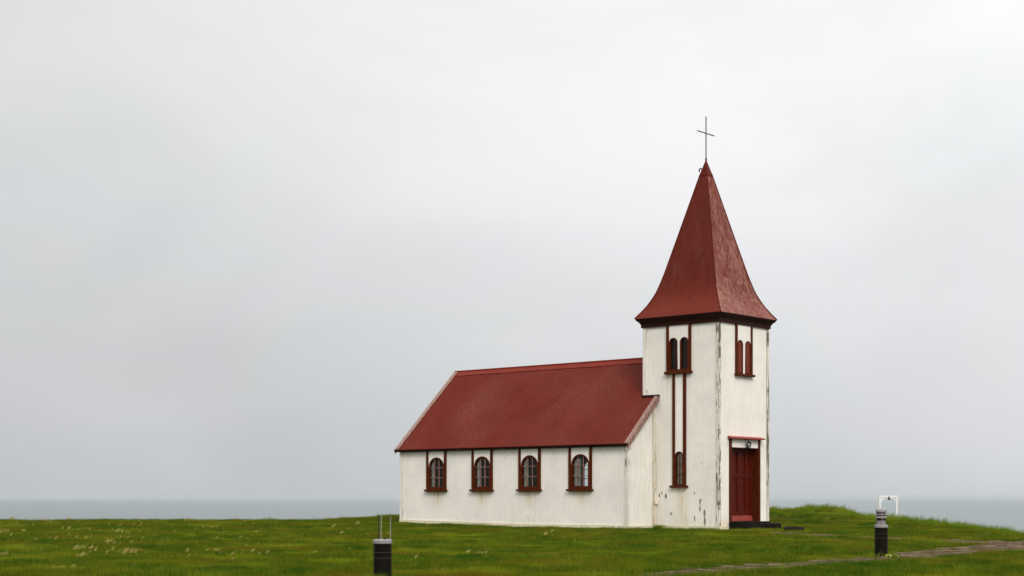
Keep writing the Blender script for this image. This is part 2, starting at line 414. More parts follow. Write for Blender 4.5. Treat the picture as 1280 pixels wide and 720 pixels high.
# plinth strip
pl=MB()
def strip(a,b,P,th=.035):
    n=24
    for k in range(n):
        t0=a+(b-a)*k/n; t1=a+(b-a)*(k+1)/n
        def top(t): x,y,_=P(t,0,0); return gz(x,y)+.13
        vs=[P(t0,-.3,-.01),P(t1,-.3,-.01),P(t1,-.3,th),P(t0,-.3,th),P(t0,top(t0),-.01),P(t1,top(t1),-.01),P(t1,top(t1),th),P(t0,top(t0),th)]
        pl.hexa(vs)
strip(G0-.03,G1+.03,Pn); strip(KX-.03,-.0,lambda t,z,d:(t,G0-d,z)); strip(-.03,G0-.0,lambda t,z,d:(-d,t,z)); strip(-.035,.54,lambda t,z,d:(t,-d,z))
pl.build('plinth',M['plinth'],church)
# roof
def rwear(x,y):
    e=-.02+.10*max(0,fbm(x,y,.8)+.1)
    return (.35*max(0,fbm(x*3,y*.7,.7)+.2),min(1,e+.2*g1(x-KX,.1)),.3*max(0,fbm(x+9,y,.5)+.2),1)
rb=MB(); AM=.012; WLR=.076
ylist=np.arange(G0-.10,G1+.115,WLR/6)
def roofsheet(side):
    for a,b in zip(ylist[:-1],ylist[1:]):
        up = MX if (a+b)/2>W-.02 else -.0
        if side<0: xa,xb=KX-.12,up
        else: xa,xb=KX2+.12,(MX if (a+b)/2>W-.02 else W)
        n=max(2,int(abs(xb-xa)/.15)); vs=[];w=[]
        for k in range(n+1):
            x=xa+(xb-xa)*k/n
            for y in (a,b):
                dz=AM*math.cos(2*math.pi*y/WLR)
                vs.append((x-side*0,y,roofz(x)+dz)); w.append(rwear(x,y))
        fs=[(2*k,2*k+1,2*k+3,2*k+2) for k in range(n)]
        if side<0: fs=[f[::-1] for f in fs]
        rb.add(vs,fs,w)
roofsheet(-1); roofsheet(1)
roof=rb.build('roof',M['roof'],church)
# roof boarding under the sheet
bd=MB()
for s_,x0,x1 in ((-1,KX-.08,MX),(1,KX2+.08,MX)):
    for (ya,yb,xx) in ((G0-.07,W-.02,0 if s_<0 else W),(W-.02,G1+.07,x1)):
        q=[(x0,ya),(xx,ya),(xx,yb),(x0,yb)]
        vs=[(x,y,roofz(x)-.075) for x,y in q]+[(x,y,roofz(x)-.02) for x,y in q]; bd.hexa(vs)
bd.build('roof_boarding',M['cornice'],church)
# ridge cap
rc=MB()
for s_ in (-1,1):
    n=14
    for k in range(n):
        ya=W+.0+(G1+.12-W)*k/n; yb=W+(G1+.12-W)*(k+1)/n-.004
        x0=MX; x1=MX+s_*.17
        vs=[(x0,ya,roofz(MX)+.022),(x1,ya,roofz(x1)+.017),(x1,yb,roofz(x1)+.017),(x0,yb,roofz(MX)+.022)]
        vs=vs+[(a,b,c+.012) for a,b,c in vs]; rc.hexa(vs)
rc.tube([(MX,W,roofz(MX)+.035),(MX,G1+.12,roofz(MX)+.035)],.028,8)
rc.build('ridge_cap',M['ridge'],church)
# verge boards
def vboard(y0,y1,x0,x1,lo,hi,name='verge_board',n=24,wv=.55):
    b=MB()
    for k in range(n):
        a=x0+(x1-x0)*k/n; c=x0+(x1-x0)*(k+1)/n
        vs=[(a,y0,roofz(a)+lo),(c,y0,roofz(c)+lo),(c,y1,roofz(c)+lo),(a,y1,roofz(a)+lo),(a,y0,roofz(a)+hi),(c,y0,roofz(c)+hi),(c,y1,roofz(c)+hi),(a,y1,roofz(a)+hi)]
        b.hexa(vs,(.6*abs(noise.noise(Vector((a*3,y0,1))))+.2,wv+.2*noise.noise(Vector((a*2,y0,5))),.5,1))
    return b.build(name,M['verge'],church)
vboard(G0-.135,G0-.095,KX-.13,-.0,-.15,.04,wv=.50); vboard(G0-.135,G0-.095,KX2+.13,W,-.15,.04)
vboard(G0-.095,G0+.02,KX-.13,-.0,.012,.045,'verge_flashing',wv=.60); vboard(G0-.095,G0+.02,KX2+.13,W,.012,.045,'verge_flashing')
vboard(G1+.115,G1+.15,KX-.13,MX,-.13,.045,wv=.62); vboard(G1+.115,G1+.15,KX2+.13,MX,-.13,.045)
vboard(G1-.02,G1+.115,KX-.13,MX,.012,.05,'verge_flashing',wv=.66); vboard(G1-.02,G1+.115,KX2+.13,MX,.012,.05,'verge_flashing')
# pale painted return at the foot of the front verge
rt=MB(); a=KX-.13
rt.hexa([(KX-.10,G0-.09,RW-.30),(KX+.14,G0-.09,RW-.19),(KX+.14,G0-.02,RW-.19),(KX-.10,G0-.02,RW-.30),(KX-.10,G0-.09,roofz(KX-.10)-.05),(KX+.14,G0-.09,roofz(KX+.14)-.05),(KX+.14,G0-.02,roofz(KX+.14)-.05),(KX-.10,G0-.02,roofz(KX-.10)-.05)],(.2,.3,.3,1))
rt.build('verge_return',M['board'],church)
# flashing where the tower meets the roof
fl=MB(); fl.box(-.055,-.011,G0-.14,W+.01,roofz(0)-.06,roofz(0)+.035)
fl.hexa([(-.05,W+.012,roofz(-.05)+.01),(MX,W+.012,roofz(MX)+.01),(MX,W+.06,roofz(MX)+.01),(-.05,W+.06,roofz(-.05)+.01),(-.05,W+.012,roofz(-.05)+.07),(MX,W+.012,roofz(MX)+.07),(MX,W+.06,roofz(MX)+.04),(-.05,W+.06,roofz(-.05)+.04)])
fl.build('roof_flashing',M['cornice'],church)
# eaves
for xw,s_ in ((KX,-1),(KX2,1)):
    e=MB(); xo=xw+s_*.012
    e.box(min(xo,xw+s_*.05),max(xo,xw+s_*.05),G0-.08,G1+.11,2.555,2.668); e.build('fascia_board',M['cornice'],church)
    gt=MB(); prof=[(.062*math.cos(t),.062*math.sin(t)) for t in np.linspace(math.pi,2*math.pi,9)]+[(.054*math.cos(t),.054*math.sin(t)) for t in np.linspace(2*math.pi,math.pi,9)]
    cx_,cz_=xw+s_*.118,2.628; vs=[(cx_+p[0],G0-.13,cz_+p[1]) for p in prof]+[(cx_+p[0],G1+.15,cz_+p[1]) for p in prof]; n=len(prof)
    gt.add(vs,[(k,(k+1)%n,n+(k+1)%n,n+k) for k in range(n)]+[tuple(range(n)),tuple(range(n,2*n))[::-1]]); gt.build('gutter',M['cornice'],church)
# corner boards
def cboard(x0,x1,y0,y1,z0,z1,pw,dw=.5):
    b=MB(); n=40
    for k in range(n):
        za=z0+(z1-z0)*k/n; zb=z0+(z1-z0)*(k+1)/n
        w=max(0,min(1,pw+.55*noise.noise(Vector((x0*3,y0*3,za*1.6)))))
        b.add([(x0,y0,za),(x1,y0,za),(x1,y1,za),(x0,y1,za),(x0,y0,zb),(x1,y0,zb),(x1,y1,zb),(x0,y1,zb)],[(0,1,5,4),(1,2,6,5),(2,3,7,6),(3,0,4,7)],[(.2,w,dw,1)]*8)
    return b.build('corner_board',M['board'],church)
cboard(-.024,-.009,-.024,.085,-.2,TZ-.01,.55); cboard(-.024,.075,-.026,-.0095,-.2,TZ-.01,.66)
cboard(-.024,-.009,W-.11,W+.02,roofz(0)+.04,TZ-.01,.15,.3)
cboard(W-.09,W+.026,-.024,-.009,.25,TZ-.01,.62,.8); cboard(W+.0095,W+.026,-.026,.09,-.2,TZ-.01,.62,.8)
cboard(KX-.024,KX-.009,G1-.10,G1+.02,-.2,2.55,.2,.35); cboard(KX-.024,KX-.009,G0-.02,G0+.07,-.2,2.5,.3,.5); cboard(KX-.024,KX+.07,G0-.026,G0-.0095,-.2,2.45,.25,.4)
cboard(-.19,-.012,G0-.035,G0-.012,-.2,roofz(-.1)-.2,.32,1.0)
# cornice
def ring4(mb, prof):
    """square mouldings: prof list of (half size, z)"""
    vs=[]
    for h,z in prof: vs+=[(MX-h,MX-h,z),(MX+h,MX-h,z),(MX+h,MX+h,z),(MX-h,MX+h,z)]
    fs=[(i*4+k,i*4+(k+1)%4,(i+1)*4+(k+1)%4,(i+1)*4+k) for i in range(len(prof)-1) for k in range(4)]
    mb.add(vs,fs)
co=MB(); H=W/2
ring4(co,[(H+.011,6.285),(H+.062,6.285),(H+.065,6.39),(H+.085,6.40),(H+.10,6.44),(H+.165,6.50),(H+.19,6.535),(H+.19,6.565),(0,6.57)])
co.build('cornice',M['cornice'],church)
# spire
def sp_half(z):
    zz=[6.555,6.66,6.77,6.9,7.05,7.305,7.577,7.95,8.32,9.04,11.1,11.45]
    hh=[1.60,1.525,1.44,1.35,1.265,1.14,1.045,.935,.84,.655,.13,.045]
    return float(np.interp(z,zz,hh))
sm=MB()
levels=list(np.linspace(6.56,11.12,70))
for face in range(4):
    nn=40
    vs=[];w=[]
    for z in levels:
        h=sum(sp_half(z+o) for o in (-.1,-.05,0,.05,.1))/5 if 6.7<z<11 else sp_half(z)
        for k in range(nn+1):
            q=k/nn*2-1
            ang=face*math.pi/2
            lx,ly=q*h,-h-.0015*math.cos(2*math.pi*q*h/.076)*(1 if abs(q)<.97 else 0)
            x=MX+lx*math.cos(ang)-ly*math.sin(ang); y=MX+lx*math.sin(ang)+ly*math.cos(ang)
            vs.append((x,y,z))
            if face==0: # front, weathered face
                p=.47+.28*fbm(q*2,z,.9)+.16*g1(z-8.5,.35)+.10*g1(z-7.3,.4)+.16*g1(q+1,.22)*g1(z-7,.6)+.07*g1(z-6.9,.5)+.12*g1(q-.8,.2)*g1(z-6.9,.4); d=.50+.5*fbm(q*2+7,z,.7); r=.5
            else:
                p=.04+.08*fbm(q*3,z+face*9,.8); d=.05; r=.8*g1(z-6.8,.45)+.1
            if face==0: p+=.22*g1(z-7.68,.05)+.18*g1(z-8.95,.05)
            else: p+=.22*g1(z-7.68,.04); d+=.15*max(0,fbm(q*1.5+3,z*.8,.8))
            w.append((max(0,min(1,r)),max(0,min(1,p)),max(0,min(1,d)),1))
    m=nn+1
    sm.add(vs,[(i*m+k,i*m+k+1,(i+1)*m+k+1,(i+1)*m+k) for i in range(len(levels)-1) for k in range(nn)],w)
spire=sm.build('spire',M['spire'],church)
hp=MB()
for sx,sy in ((-1,-1),(1,-1),(1,1),(-1,1)):
    hp.tube([(MX+sx*(sp_half(z)+.002),MX+sy*(sp_half(z)+.002),z+.01) for z in levels[::3]+[11.12]],.016,6)
hp.build('hip_roll',M['spire'],church)
sc=MB()
vs=[];prof=[(11.02,.155),(11.07,.152),(11.40,.055),(11.52,.018)]
ring4(sc,[(h,z) for z,h in prof]); sc.tube([(MX,MX,11.40),(MX,MX,11.62)],.028,8)
sc.build('spire_cap',M['spire'],church)
hk=MB(); cxk,cyk=MX-.06,MX+.12
hk.tube([(MX-.05,MX+.09,11.26),(MX-.09,MX+.15,11.30),(MX-.11,MX+.18,11.26),(MX-.11,MX+.18,11.19)],.022,8); hk.build('roof_hook',M['cornice'],church)
cr=MB(); cr.tube([(MX,MX,11.5),(MX,MX,12.91)],.021,8); cr.tube([(MX-.455,MX,12.39),(MX+.455,MX,12.39)],.021,8); cr.build('cross',M['steel'],church,smooth=False)

# window assemblies -----------------------------------------------------------
def bx(mb,P,s0,s1,z0,z1,d0,d1):
    mb.hexa([P(s0,z0,d0),P(s1,z0,d0),P(s1,z0,d1),P(s0,z0,d1),P(s0,z1,d0),P(s1,z1,d0),P(s1,z1,d1),P(s0,z1,d1)])
def outline(c,h,spring,rise,bz,n=14):
    pts=[(c-h,bz)]
    for k in range(n+1):
        t=math.pi-math.pi*k/n; pts.append((c+h*math.cos(t),spring+rise*math.sin(t)))
    pts.append((c+h,bz)); return pts
def archring(mb,P,c,h,spring,rise,bz,wd,d0,d1):
    o=outline(c,h,spring,rise,bz); i=outline(c,h-wd,spring,rise-wd,bz+wd)
    n=len(o); vs=[P(s,z,d0) for s,z in o]+[P(s,z,d1) for s,z in o]+[P(s,z,d1) for s,z in i]+[P(s,z,d0) for s,z in i]; fs=[]
    for k in range(n):
        k2=(k+1)%n
        for a in range(4): b=(a+1)%4; fs.append((a*n+k,a*n+k2,b*n+k2,b*n+k))
    mb.add(vs,fs)
def pane(P,c,h,spring,rise,bz,d,mat,name,parent,wd=.04,thick=0):
    i=outline(c,h-wd+.004,spring,rise-wd+.004,bz+wd-.004); b=MB(); n=len(i)
    if thick: b.add([P(s,z,d) for s,z in i]+[P(s,z,d+thick) for s,z in i],[tuple(range(n)),tuple(range(n,2*n))[::-1]]+[(k,(k+1)%n,n+(k+1)%n,n+k) for k in range(n)])
    else: b.add([P(s,z,d) for s,z in i],[tuple(range(n))])
    return b.build(name,mat,parent)
def panel(P,s0,s1,z1,arcs,parent,z0=None,d=(.010,.024)):
    b=MB(); N=40
    ss=[s0+(s1-s0)*k/N for k in range(N+1)]
    def low(s):
        z=z0
        for (c,h,sp,ri,bz) in arcs:
            if c-h<s<c+h: z=max(z,archtop(s,c,h,sp,ri))
        return z
    vs=[]
    for s in ss:
        l=low(s)+.0; vs+=[P(s,l,d[0]),P(s,l,d[1]),P(s,z1,d[1]),P(s,z1,d[0])]
    fs=[]
    for k in range(N):
        for a in range(4): b2=(a+1)%4; fs.append((4*k+a,4*k+4+a,4*k+4+b2,4*k+b2))
    b.add(vs,fs); return b.build('panel',M['board'],parent)
def muntins(mb,P,c,h,spring,rise,bz,cols,zsx,d0=-.015,d1=.012,w=.010):
    for k in range(1,cols):
        s=c-h+2*h*k/cols; bx(mb,P,s-w,s+w,bz,archtop(s,c,h,spring,rise)-.01,d0,d1)
    for z in zsx: bx(mb,P,c-h+.01,c+h-.01,z-w,z+w,d0+.002,d1+.002)
def curtain(P,s0,s1,z0,z1,d,parent):
    b=MB(); N=24; vs=[]
    for k in range(N+1):
        s=s0+(s1-s0)*k/N; dd=d+.012*math.sin(k*1.3)
        vs+=[P(s,z0,dd),P(s,z1,dd)]
    b.add(vs,[(2*k,2*k+2,2*k+3,2*k+1) for k in range(N)]); return b.build('curtain',M['curtain'],parent,smooth=True)
def nave_window(c,P,zs,cur=True):
    f=MB(); A=(c,.35,2.03,.32,1.275)
    for s0,s1 in ((c-.455,c-.365),(c+.365,c+.455)): bx(f,P,s0,s1,1.27,2.56 ,.0,.05)
    for q in (-1,1): bx(f,P,min(c+q*.365,c+q*.335),max(c+q*.365,c+q*.335),1.27,2.02,-.0,.046)
    archring(f,P,*A,.042,-.10,.035)
    bx(f,P,c-.33,c+.33,1.277,1.36,-.05,.03)
    o=f.build('window',M['trim'],church)
    mu=MB(); muntins(mu,P,c,.31,2.03,.28,1.32,3,[2.0,1.67],w=.012); mu.build('glazing_bars',M['bar'],o)
    sl=MB(); bx(sl,P,c-.50,c+.50,1.205,1.268,-.0,.12); sl.build('sill',M['trim'],o,bevel=.006)
    panel(P,c-.365,c+.365,2.56,[A],o,z0=2.02)
    pane(P,*A,-.02,M['glass'],'pane',o)
    if cur: curtain(P,c+(.19 if c>10 else .12 if c>5 else .05),c+.31,1.32,2.20,-.07,o)
    return o
for i,c in enumerate(NW): nave_window(c,Pn,0)
for i,c in enumerate(NW[1:]): nave_window(c,Pn2,0,cur=False)
Ps=lambda t,z,d:(-d,t,z); Pf=lambda t,z,d:(t,-d,z)
# paired belfry window, camera side
f=MB()
for s0,s1 in ((.985,1.07),(1.805,1.89)): bx(f,Ps,s0,s1,4.87,6.283,.0,.055)
for (c,h,sp,ri,bz) in SIDE:
    archring(f,Ps,c,h,sp,ri,bz,.035,-.09,.04); muntins(f,Ps,c,.12,sp,.12,bz,1,[5.22,5.53])
bx(f,Ps,1.795,1.803,4.87,5.74,0,.045); bx(f,Ps,1.072,1.08,4.87,5.74,0,.045)
bx(f,Ps,1.09,1.79,4.872,4.93,.012,.042)
o=f.build('window',M['trim'],church)
for a in SIDE: pane(Ps,*a,-.025,M['glass'],'pane',o,wd=.03)
sl=MB(); bx(sl,Ps,.945,1.93,4.79,4.866,.0,.12); sl.build('sill',M['trim'],o,bevel=.006)
panel(Ps,1.072,1.803,6.283,SIDE,o,z0=4.932)
# small lower window with its long trim strips
f=MB()
for s0,s1 in ((1.18,1.275),(1.575,1.665)): bx(f,Ps,s0,s1,1.375,4.788,.0,.05)
archring(f,Ps,*LOW,.024,-.09,.04); muntins(f,Ps,LOW[0],.122,LOW[2],.122,LOW[4],2,[1.72,2.03],w=.009)
for s0,s1 in ((1.277,1.29),(1.56,1.573)): bx(f,Ps,s0,s1,1.378,2.27,0,.044)
o=f.build('window',M['trim'],church)
pane(Ps,*LOW,-.02,M['glass'],'pane',o,wd=.03); sl=MB(); bx(sl,Ps,1.105,1.735,1.30,1.372,0,.11); sl.build('sill',M['trim'],o,bevel=.006)
panel(Ps,1.277,1.573,4.786,[LOW],o,z0=2.27); curtain(Ps,1.31,1.54,1.42,2.36,-.06,o)
# paired shuttered window on the front
f=MB()
for s0,s1 in ((.885,.965),(1.73,1.81)): bx(f,Pf,s0,s1,4.79,6.283,.0,.055)
for (c,h,sp,ri,bz) in FRONT: archring(f,Pf,c,h,sp,ri,bz,.03,-.06,.045)
for s0,s1 in ((.967,.983),(1.712,1.728)): bx(f,Pf,s0,s1,4.8,5.66,0,.043)
o=f.build('window',M['trim'],church)
for a in FRONT: pane(Pf,*a,.0,M['shutter'],'shutter',o,wd=.028,thick=.02)
sl=MB(); bx(sl,Pf,.845,1.855,4.715,4.786,0,.12); sl.build('sill',M['trim'],o,bevel=.006)
panel(Pf,.967,1.728,6.283,FRONT,o,z0=4.80)
# door ------------------------------------------------------------------------
RC=-.22
f=MB()
for s0,s1 in ((.55,.645),(2.165,2.26)): bx(f,Pf,s0,s1,.27,2.785,-.02,.05)
bx(f,Pf,.645,.66,.27,2.52,RC-.02,.0); bx(f,Pf,2.15,2.165,.27,2.52,RC-.02,.0); bx(f,Pf,.645,2.165,2.505,2.53,RC-.02,.03)
bx(f,Pf,.6,2.2,.24,.275,RC-.05,.0)
dj=f.build('door_frame',M['trim'],church)
t=MB(); bx(t,Pf,.647,2.163,2.532,2.782,.0,.02); t.build('transom_panel',M['board'],dj)
hd=MB()
hd.hexa([Pf(.47,2.79,.0),Pf(2.36,2.79,.0),Pf(2.36,2.79,.17),Pf(.47,2.79,.17),Pf(.47,2.875,.0),Pf(2.36,2.875,.0),Pf(2.36,2.825,.17),Pf(.47,2.825,.17)])
hd.build('door_hood',M['hood'],dj,bevel=.005)
for s0,s1,kn in ((.662,1.403,.80),(1.407,2.148,1.47)):
    d=MB(); bx(d,Pf,s0,s1,.28,2.503,RC-.04,RC)
    for a,b in ((s0,s0+.085),(s1-.085,s1)): bx(d,Pf,a,b,.46,2.50,RC,RC+.04)
    for za,zb in ((.46,.58),(1.62,1.74),(2.40,2.50)): bx(d,Pf,s0+.086,s1-.086,za,zb,RC,RC+.038)
    mid=(s0+s1)/2; bx(d,Pf,mid-.035,mid+.035,.581,1.619,RC,RC+.036); bx(d,Pf,mid-.035,mid+.035,1.741,2.399,RC,RC+.036)
    lf=d.build('door',M['door'],church,bevel=.004)
    kb=MB(); kb.hexa([Pf(s0+.01,.285,RC),Pf(s1-.01,.285,RC),Pf(s1-.01,.285,RC+.075),Pf(s0+.01,.285,RC+.075),Pf(s0+.01,.455,RC),Pf(s1-.01,.455,RC),Pf(s1-.01,.455,RC+.025),Pf(s0+.01,.455,RC+.025)])
    kb.build('weather_board',M['kick'],lf)
    h=MB(); zc=1.70 if kn<1 else 1.36
    h.box(kn-.04 if kn<1 else kn-.03,kn+.04 if kn<1 else kn+.03,-RC-.035,-RC-.023,zc-.07,zc+.07); h.tube([(kn,-RC-.03,zc),(kn,-RC-.085,zc)],.013,8); h.lathe([(.001,zc-.03),(.024,zc-.02),(.03,zc),(.024,zc+.02),(.001,zc+.03)],12,(kn,-RC-.085))
    h.build('handle',M['iron'],lf)
# lamp above the door
cl=(1.43,-.17)
l=MB(); l.tube([(1.43,-.02,2.76),(1.43,-.10,2.79),(1.43,-.17,2.77),(1.43,-.17,2.70)],.014,8)
l.lathe([(.02,2.72),(.07,2.70),(.085,2.665),(.08,2.655)],16,cl)
for k in range(6):
    a=k*math.pi/3+.3; l.tube([(cl[0]+.078*math.cos(a),cl[1]+.078*math.sin(a),2.665),(cl[0]+.092*math.cos(a),cl[1]+.092*math.sin(a),2.56),(cl[0]+.05*math.cos(a),cl[1]+.05*math.sin(a),2.455),(cl[0],cl[1],2.41)],.010,6)
for k in range(14):
    a=k*2.4; zz=2.44+.28*((k*0.37)%1); l.tube([(cl[0]+.05*math.cos(a),cl[1]+.05*math.sin(a),zz),(cl[0]+.12*math.cos(a+.5),cl[1]+.12*math.sin(a+.5),zz+.05*math.sin(k))],[.018,.006],5)
lamp=l.build('door_lamp',M['iron'],church); lamp.scale=(.8,.8,.8); lamp.location=(1.43*.2,-.05*.2,2.76*.2)
gl=MB(); gl.lathe([(.005,2.47),(.045,2.50),(.062,2.56),(.055,2.62),(.03,2.66)],16,cl); gl.build('lamp_globe',M['globe'],lamp,smooth=True)
# step
st=MB(); st.box(.50,2.36,-.74,-.028,-.12,.215); st.box(.50,2.36,-.36,-.028,.2155,.268)
st.build('step',M['step'],church,bevel=.02)
# junction box and thin pipe at the gable foot
jb=MB(); jb.box(-.155,-.05,G0-.12,G0-.036,.80,.93); jb.tube([(-.10,G0-.055,.80),(-.10,G0-.055,-.1)],.018,8); jb.build('junction_box',M['junction'],church,bevel=.008)

# ------------------------------------------------------------------ stone by the step
def rock(name,loc,dims,mat,label,cat,seed,rz=0):
    random.seed(seed); b=MB(); n,m=18,12; vs=[]
    for j in range(m+1):
        ph=math.pi*j/m
        for i in range(n):
            t=2*math.pi*i/n; d=Vector((math.sin(ph)*math.cos(t),math.sin(ph)*math.sin(t),math.cos(ph)))
            q=Vector([math.copysign(abs(c)**.55,c) for c in d]); k=1+.14*noise.noise(d*2.2+Vector((seed,0,0)))+.06*noise.noise(d*6)
            vs.append((q.x*dims[0]*k,q.y*dims[1]*k,q.z*dims[2]*k))
    b.add(vs,[(j*n+i,(j+1)*n+i,(j+1)*n+(i+1)%n,j*n+(i+1)%n) for j in range(m) for i in range(n)])
    o=b.build(name,mat,None); o.location=loc; o.rotation_euler=(0,0,rz); tag(o,label,cat); return o
rock('stone_block',(7.85,43.6,height(7.85,43.6)+.05),(.29,.18,.12),M['stone'],'low dark rough stone block lying in the grass right of the church step','stone',3,.1)

# ------------------------------------------------------------------ bollards
def bollard(x,y,lampon,label):
    z=height(x,y); o=empty('bollard_light',(x,y,z)); tag(o,label,'bollard light',group='bollard lights along the path')
    top=.472-z if not lampon else .515-z
    b=MB(); b.lathe([(.104,-.15),(.104,top-.17),(.1005,top-.168),(.1005,top-.158),(.104,top-.156),(.104,top-.105),(.1005,top-.103),(.1005,top-.093),(.104,top-.091),(.104,top)],40)
    b.build('post',M['black'],o,smooth=False)
    r=MB(); r.lathe([(.1,top+.001),(.109,top+.003),(.110,top+.010),(.110,top+.040),(.105,top+.046),(.06,top+.0525)],40); r.build('collar',M['alu'],o)
    for zz in (.098,.163):
        q=MB(); q.lathe([(.1,top-zz-.004),(.1052,top-zz-.003),(.1052,top-zz+.003),(.1,top-zz+.004)],36); q.build('band',M['band'],o)
    if lampon:
        g_=MB(); g_.lathe([(.066,top+.053),(.066,top+.118)],28); g_.build('lens',M['lens'],o)
        for k in range(3):
            a=.5+k*2*math.pi/3; t_=MB(); t_.tube([(.078*math.cos(a),.078*math.sin(a),top+.05),(.078*math.cos(a),.078*math.sin(a),top+.26)],.006,8); t_.build('rod',M['rod'],o)
        k_=MB(); k_.lathe([(.070,top+.1185),(.070,top+.248)],24); k_.build('lamp_core',M['darkgap'],o)
        for zz,hh in ((.153,.036),(.206,.021)):
            q=MB(); q.lathe([(.060,top+zz),(.084,top+zz),(.087,top+zz+.004),(.086,top+zz+hh-.003),(.060,top+zz+hh)],32); q.build('louvre',M['alu'],o)
        c=MB(); c.lathe([(.05,top+.246),(.086,top+.248),(.089,top+.262),(.085,top+.290),(.065,top+.308),(.03,top+.317),(.004,top+.319)],32); c.build('cap',M['alu'],o)
    else:
        for dx,dy,mm,tl in ((-.042,-.05,'iron',.30),(-.022,.055,'rod',.275),(.088,.01,'rod',.275)):
            t_=MB(); t_.tube([(dx,dy,top+.04),(dx+(.004 if mm=='rod' else -.002),dy,top+.04+tl)],.0065 if mm=='rod' else .0055,8); t_.build('rod',M[mm],o)
        s_=MB(); s_.lathe([(.012,top+.05),(.014,top+.068),(.004,top+.072)],8,(.03,-.05)); s_.build('cable_end',M['iron'],o)
    return o
bollard(-1.482,17.9,False,'black bollard light with its lamp head missing and three bare rods on top')
bollard(5.94,25.15,True,'black bollard light with its grey louvred lamp head beside the stone path')

# ------------------------------------------------------------------ white gate
gx,gy=19.25,80.; gz0=height(gx,gy); ga=empty('gate_arch',(gx,gy,gz0),.25)
tag(ga,'white wooden gate arch with small bell standing beyond the grassy bank','gate arch')
GT=1.10-gz0
for s_ in (-1,1):
    p=MB(); p.box(s_*.47-.045,s_*.47+.045,-.045,.045,-.3,GT-.085); p.build('post',M['gatewhite'],ga,bevel=.008)
b=MB(); b.box(-.55,.55,-.05,.05,GT-.083,GT-.01); b.build('beam',M['gatewhite'],ga,bevel=.008)
for s_ in (-1,1):
    b=MB(); pts=[]
    for k in range(9):
        t=k/8*math.pi/2; pts.append((s_*(.03+.39*math.sin(t)),0,GT-.36+.25*math.cos(t)))
    b.tube(pts,.042,8); b.build('brace',M['gatewhite'],ga)
b=MB(); b.lathe([(.075,GT-.22),(.06,GT-.19),(.045,GT-.12),(.02,GT-.075),(.008,GT-.03)],16,(0,-.10)); b.tube([(0,-.03,GT-.03),(0,-.10,GT-.03)],.012,6); b.build('bell',M['iron'],ga,smooth=True)

# ------------------------------------------------------------------ potted flower behind the first window
def w3(x,y,z): a,b=l2w(x,y); return (a,b,z)
pf=empty('potted_flower',w3(KX+.28,10.15,1.34)); tag(pf,'pink flowering pot plant behind the glass of the window farthest left','potted flower')
p=MB(); p.lathe([(.045,0),(.065,.11),(.058,.11)],16); p.build('pot',simple('terracotta',(.45,.38,.34),.7),pf)
p=MB()
for k in range(26):
    a=random.random()*6.28; r=random.uniform(.03,.15); z=random.uniform(.18,.36); c=Vector((r*math.cos(a),r*math.sin(a),z))
    d=Vector((random.uniform(-1,1),random.uniform(-1,1),random.uniform(-.3,1))).normalized()*.05; e=d.cross(Vector((0,0,1))).normalized()*.018
    p.tube([(0,0,.1),c],.003,4); p.add([c-d*.3,c+e,c+d,c-e],[(0,1,2,3)])
p.build('leaves',simple('pot_leaf',(.10,.16,.04),.6),pf)
p=MB()
for k in range(5):
    a=random.random()*6.28; c=(.08*math.cos(a),.08*math.sin(a),random.uniform(.2,.4)); 
    p.lathe([(.004,c[2]-.02),(.028,c[2]),(.02,c[2]+.02),(.004,c[2]+.026)],8,(c[0],c[1]))
p.build('blossom',simple('blossom_pink',(.75,.45,.5),.6),pf)

# ------------------------------------------------------------------ grass
def grass_material(name,cols,dry,clump=.35,patch=True):
    m,nt,b,tc,out=newmat(name)
    geo=nt.n.new('ShaderNodeNewGeometry'); P=geo.outputs['Position']
    at=nt.n.new('ShaderNodeAttribute'); at.attribute_name='tone'; at.attribute_type='GEOMETRY'
    oi=nt.n.new('ShaderNodeObjectInfo')
    n1=nt.noise(P,clump,5,.62); n2=nt.noise(nt.scalevec(P,(.5,1,1)),1.7,4,.6)
    col=nt.ramp(nt.math('ADD',nt.math('MULTIPLY',n1,.6),nt.math('MULTIPLY',n2,.4)),[(.38,cols[0]),(.46,cols[1]),(.54,cols[2]),(.62,cols[3])])
    v=nt.math('ADD',nt.math('MULTIPLY',at.outputs['Fac'],.55),nt.math('MULTIPLY',oi.outputs['Random'],.45))
    col=nt.mix(nt.mapr(v,.62,.95,0,.8),col,C4(dry))
    col=nt.mix(nt.mapr(v,.0,.45,.7 if patch else .15,0),col,(.014,.035,.004,1))
    pk=1 if patch else 0
    n3=nt.noise(nt.scalevec(P,(.7,1,1)),1.25,4,.6); col=nt.mix(nt.mapr(n3,.52,.64,0,.7*pk),col,(.022,.075,.003,1))
    n4=nt.noise(nt.scalevec(P,(.6,1,1)),.8,3,.5); col=nt.mix(nt.mapr(n4,.55,.66,0,.6*pk),col,(.26,.29,.012,1))
    nt.link(col,b.inputs['Base Color']); b.inputs['Roughness'].default_value=.62; b.inputs['Specular IOR Level'].default_value=.02
    tl=nt.n.new('ShaderNodeBsdfTranslucent'); nt.link(col,tl.inputs[0]); mx=nt.n.new('ShaderNodeMixShader'); mx.inputs[0].default_value=.3
    nt.link(b.outputs[0],mx.inputs[1]); nt.link(tl.outputs[0],mx.inputs[2]); nt.link(mx.outputs[0],out.inputs[0])
    return m
GM=grass_material('grass_blades',[(.022,.078,.003),(.062,.122,.003),(.112,.130,.004),(.150,.108,.007)],(.30,.24,.035))
GL=grass_material('long_grass_blades',[(.085,.20,.004),(.115,.225,.005),(.155,.230,.007),(.17,.19,.012)],(.26,.20,.05))
GD=grass_material('dry_grass_blades',[(.40,.36,.10),(.48,.43,.13),(.48,.39,.12),(.40,.34,.10)],(.62,.54,.20),patch=False)
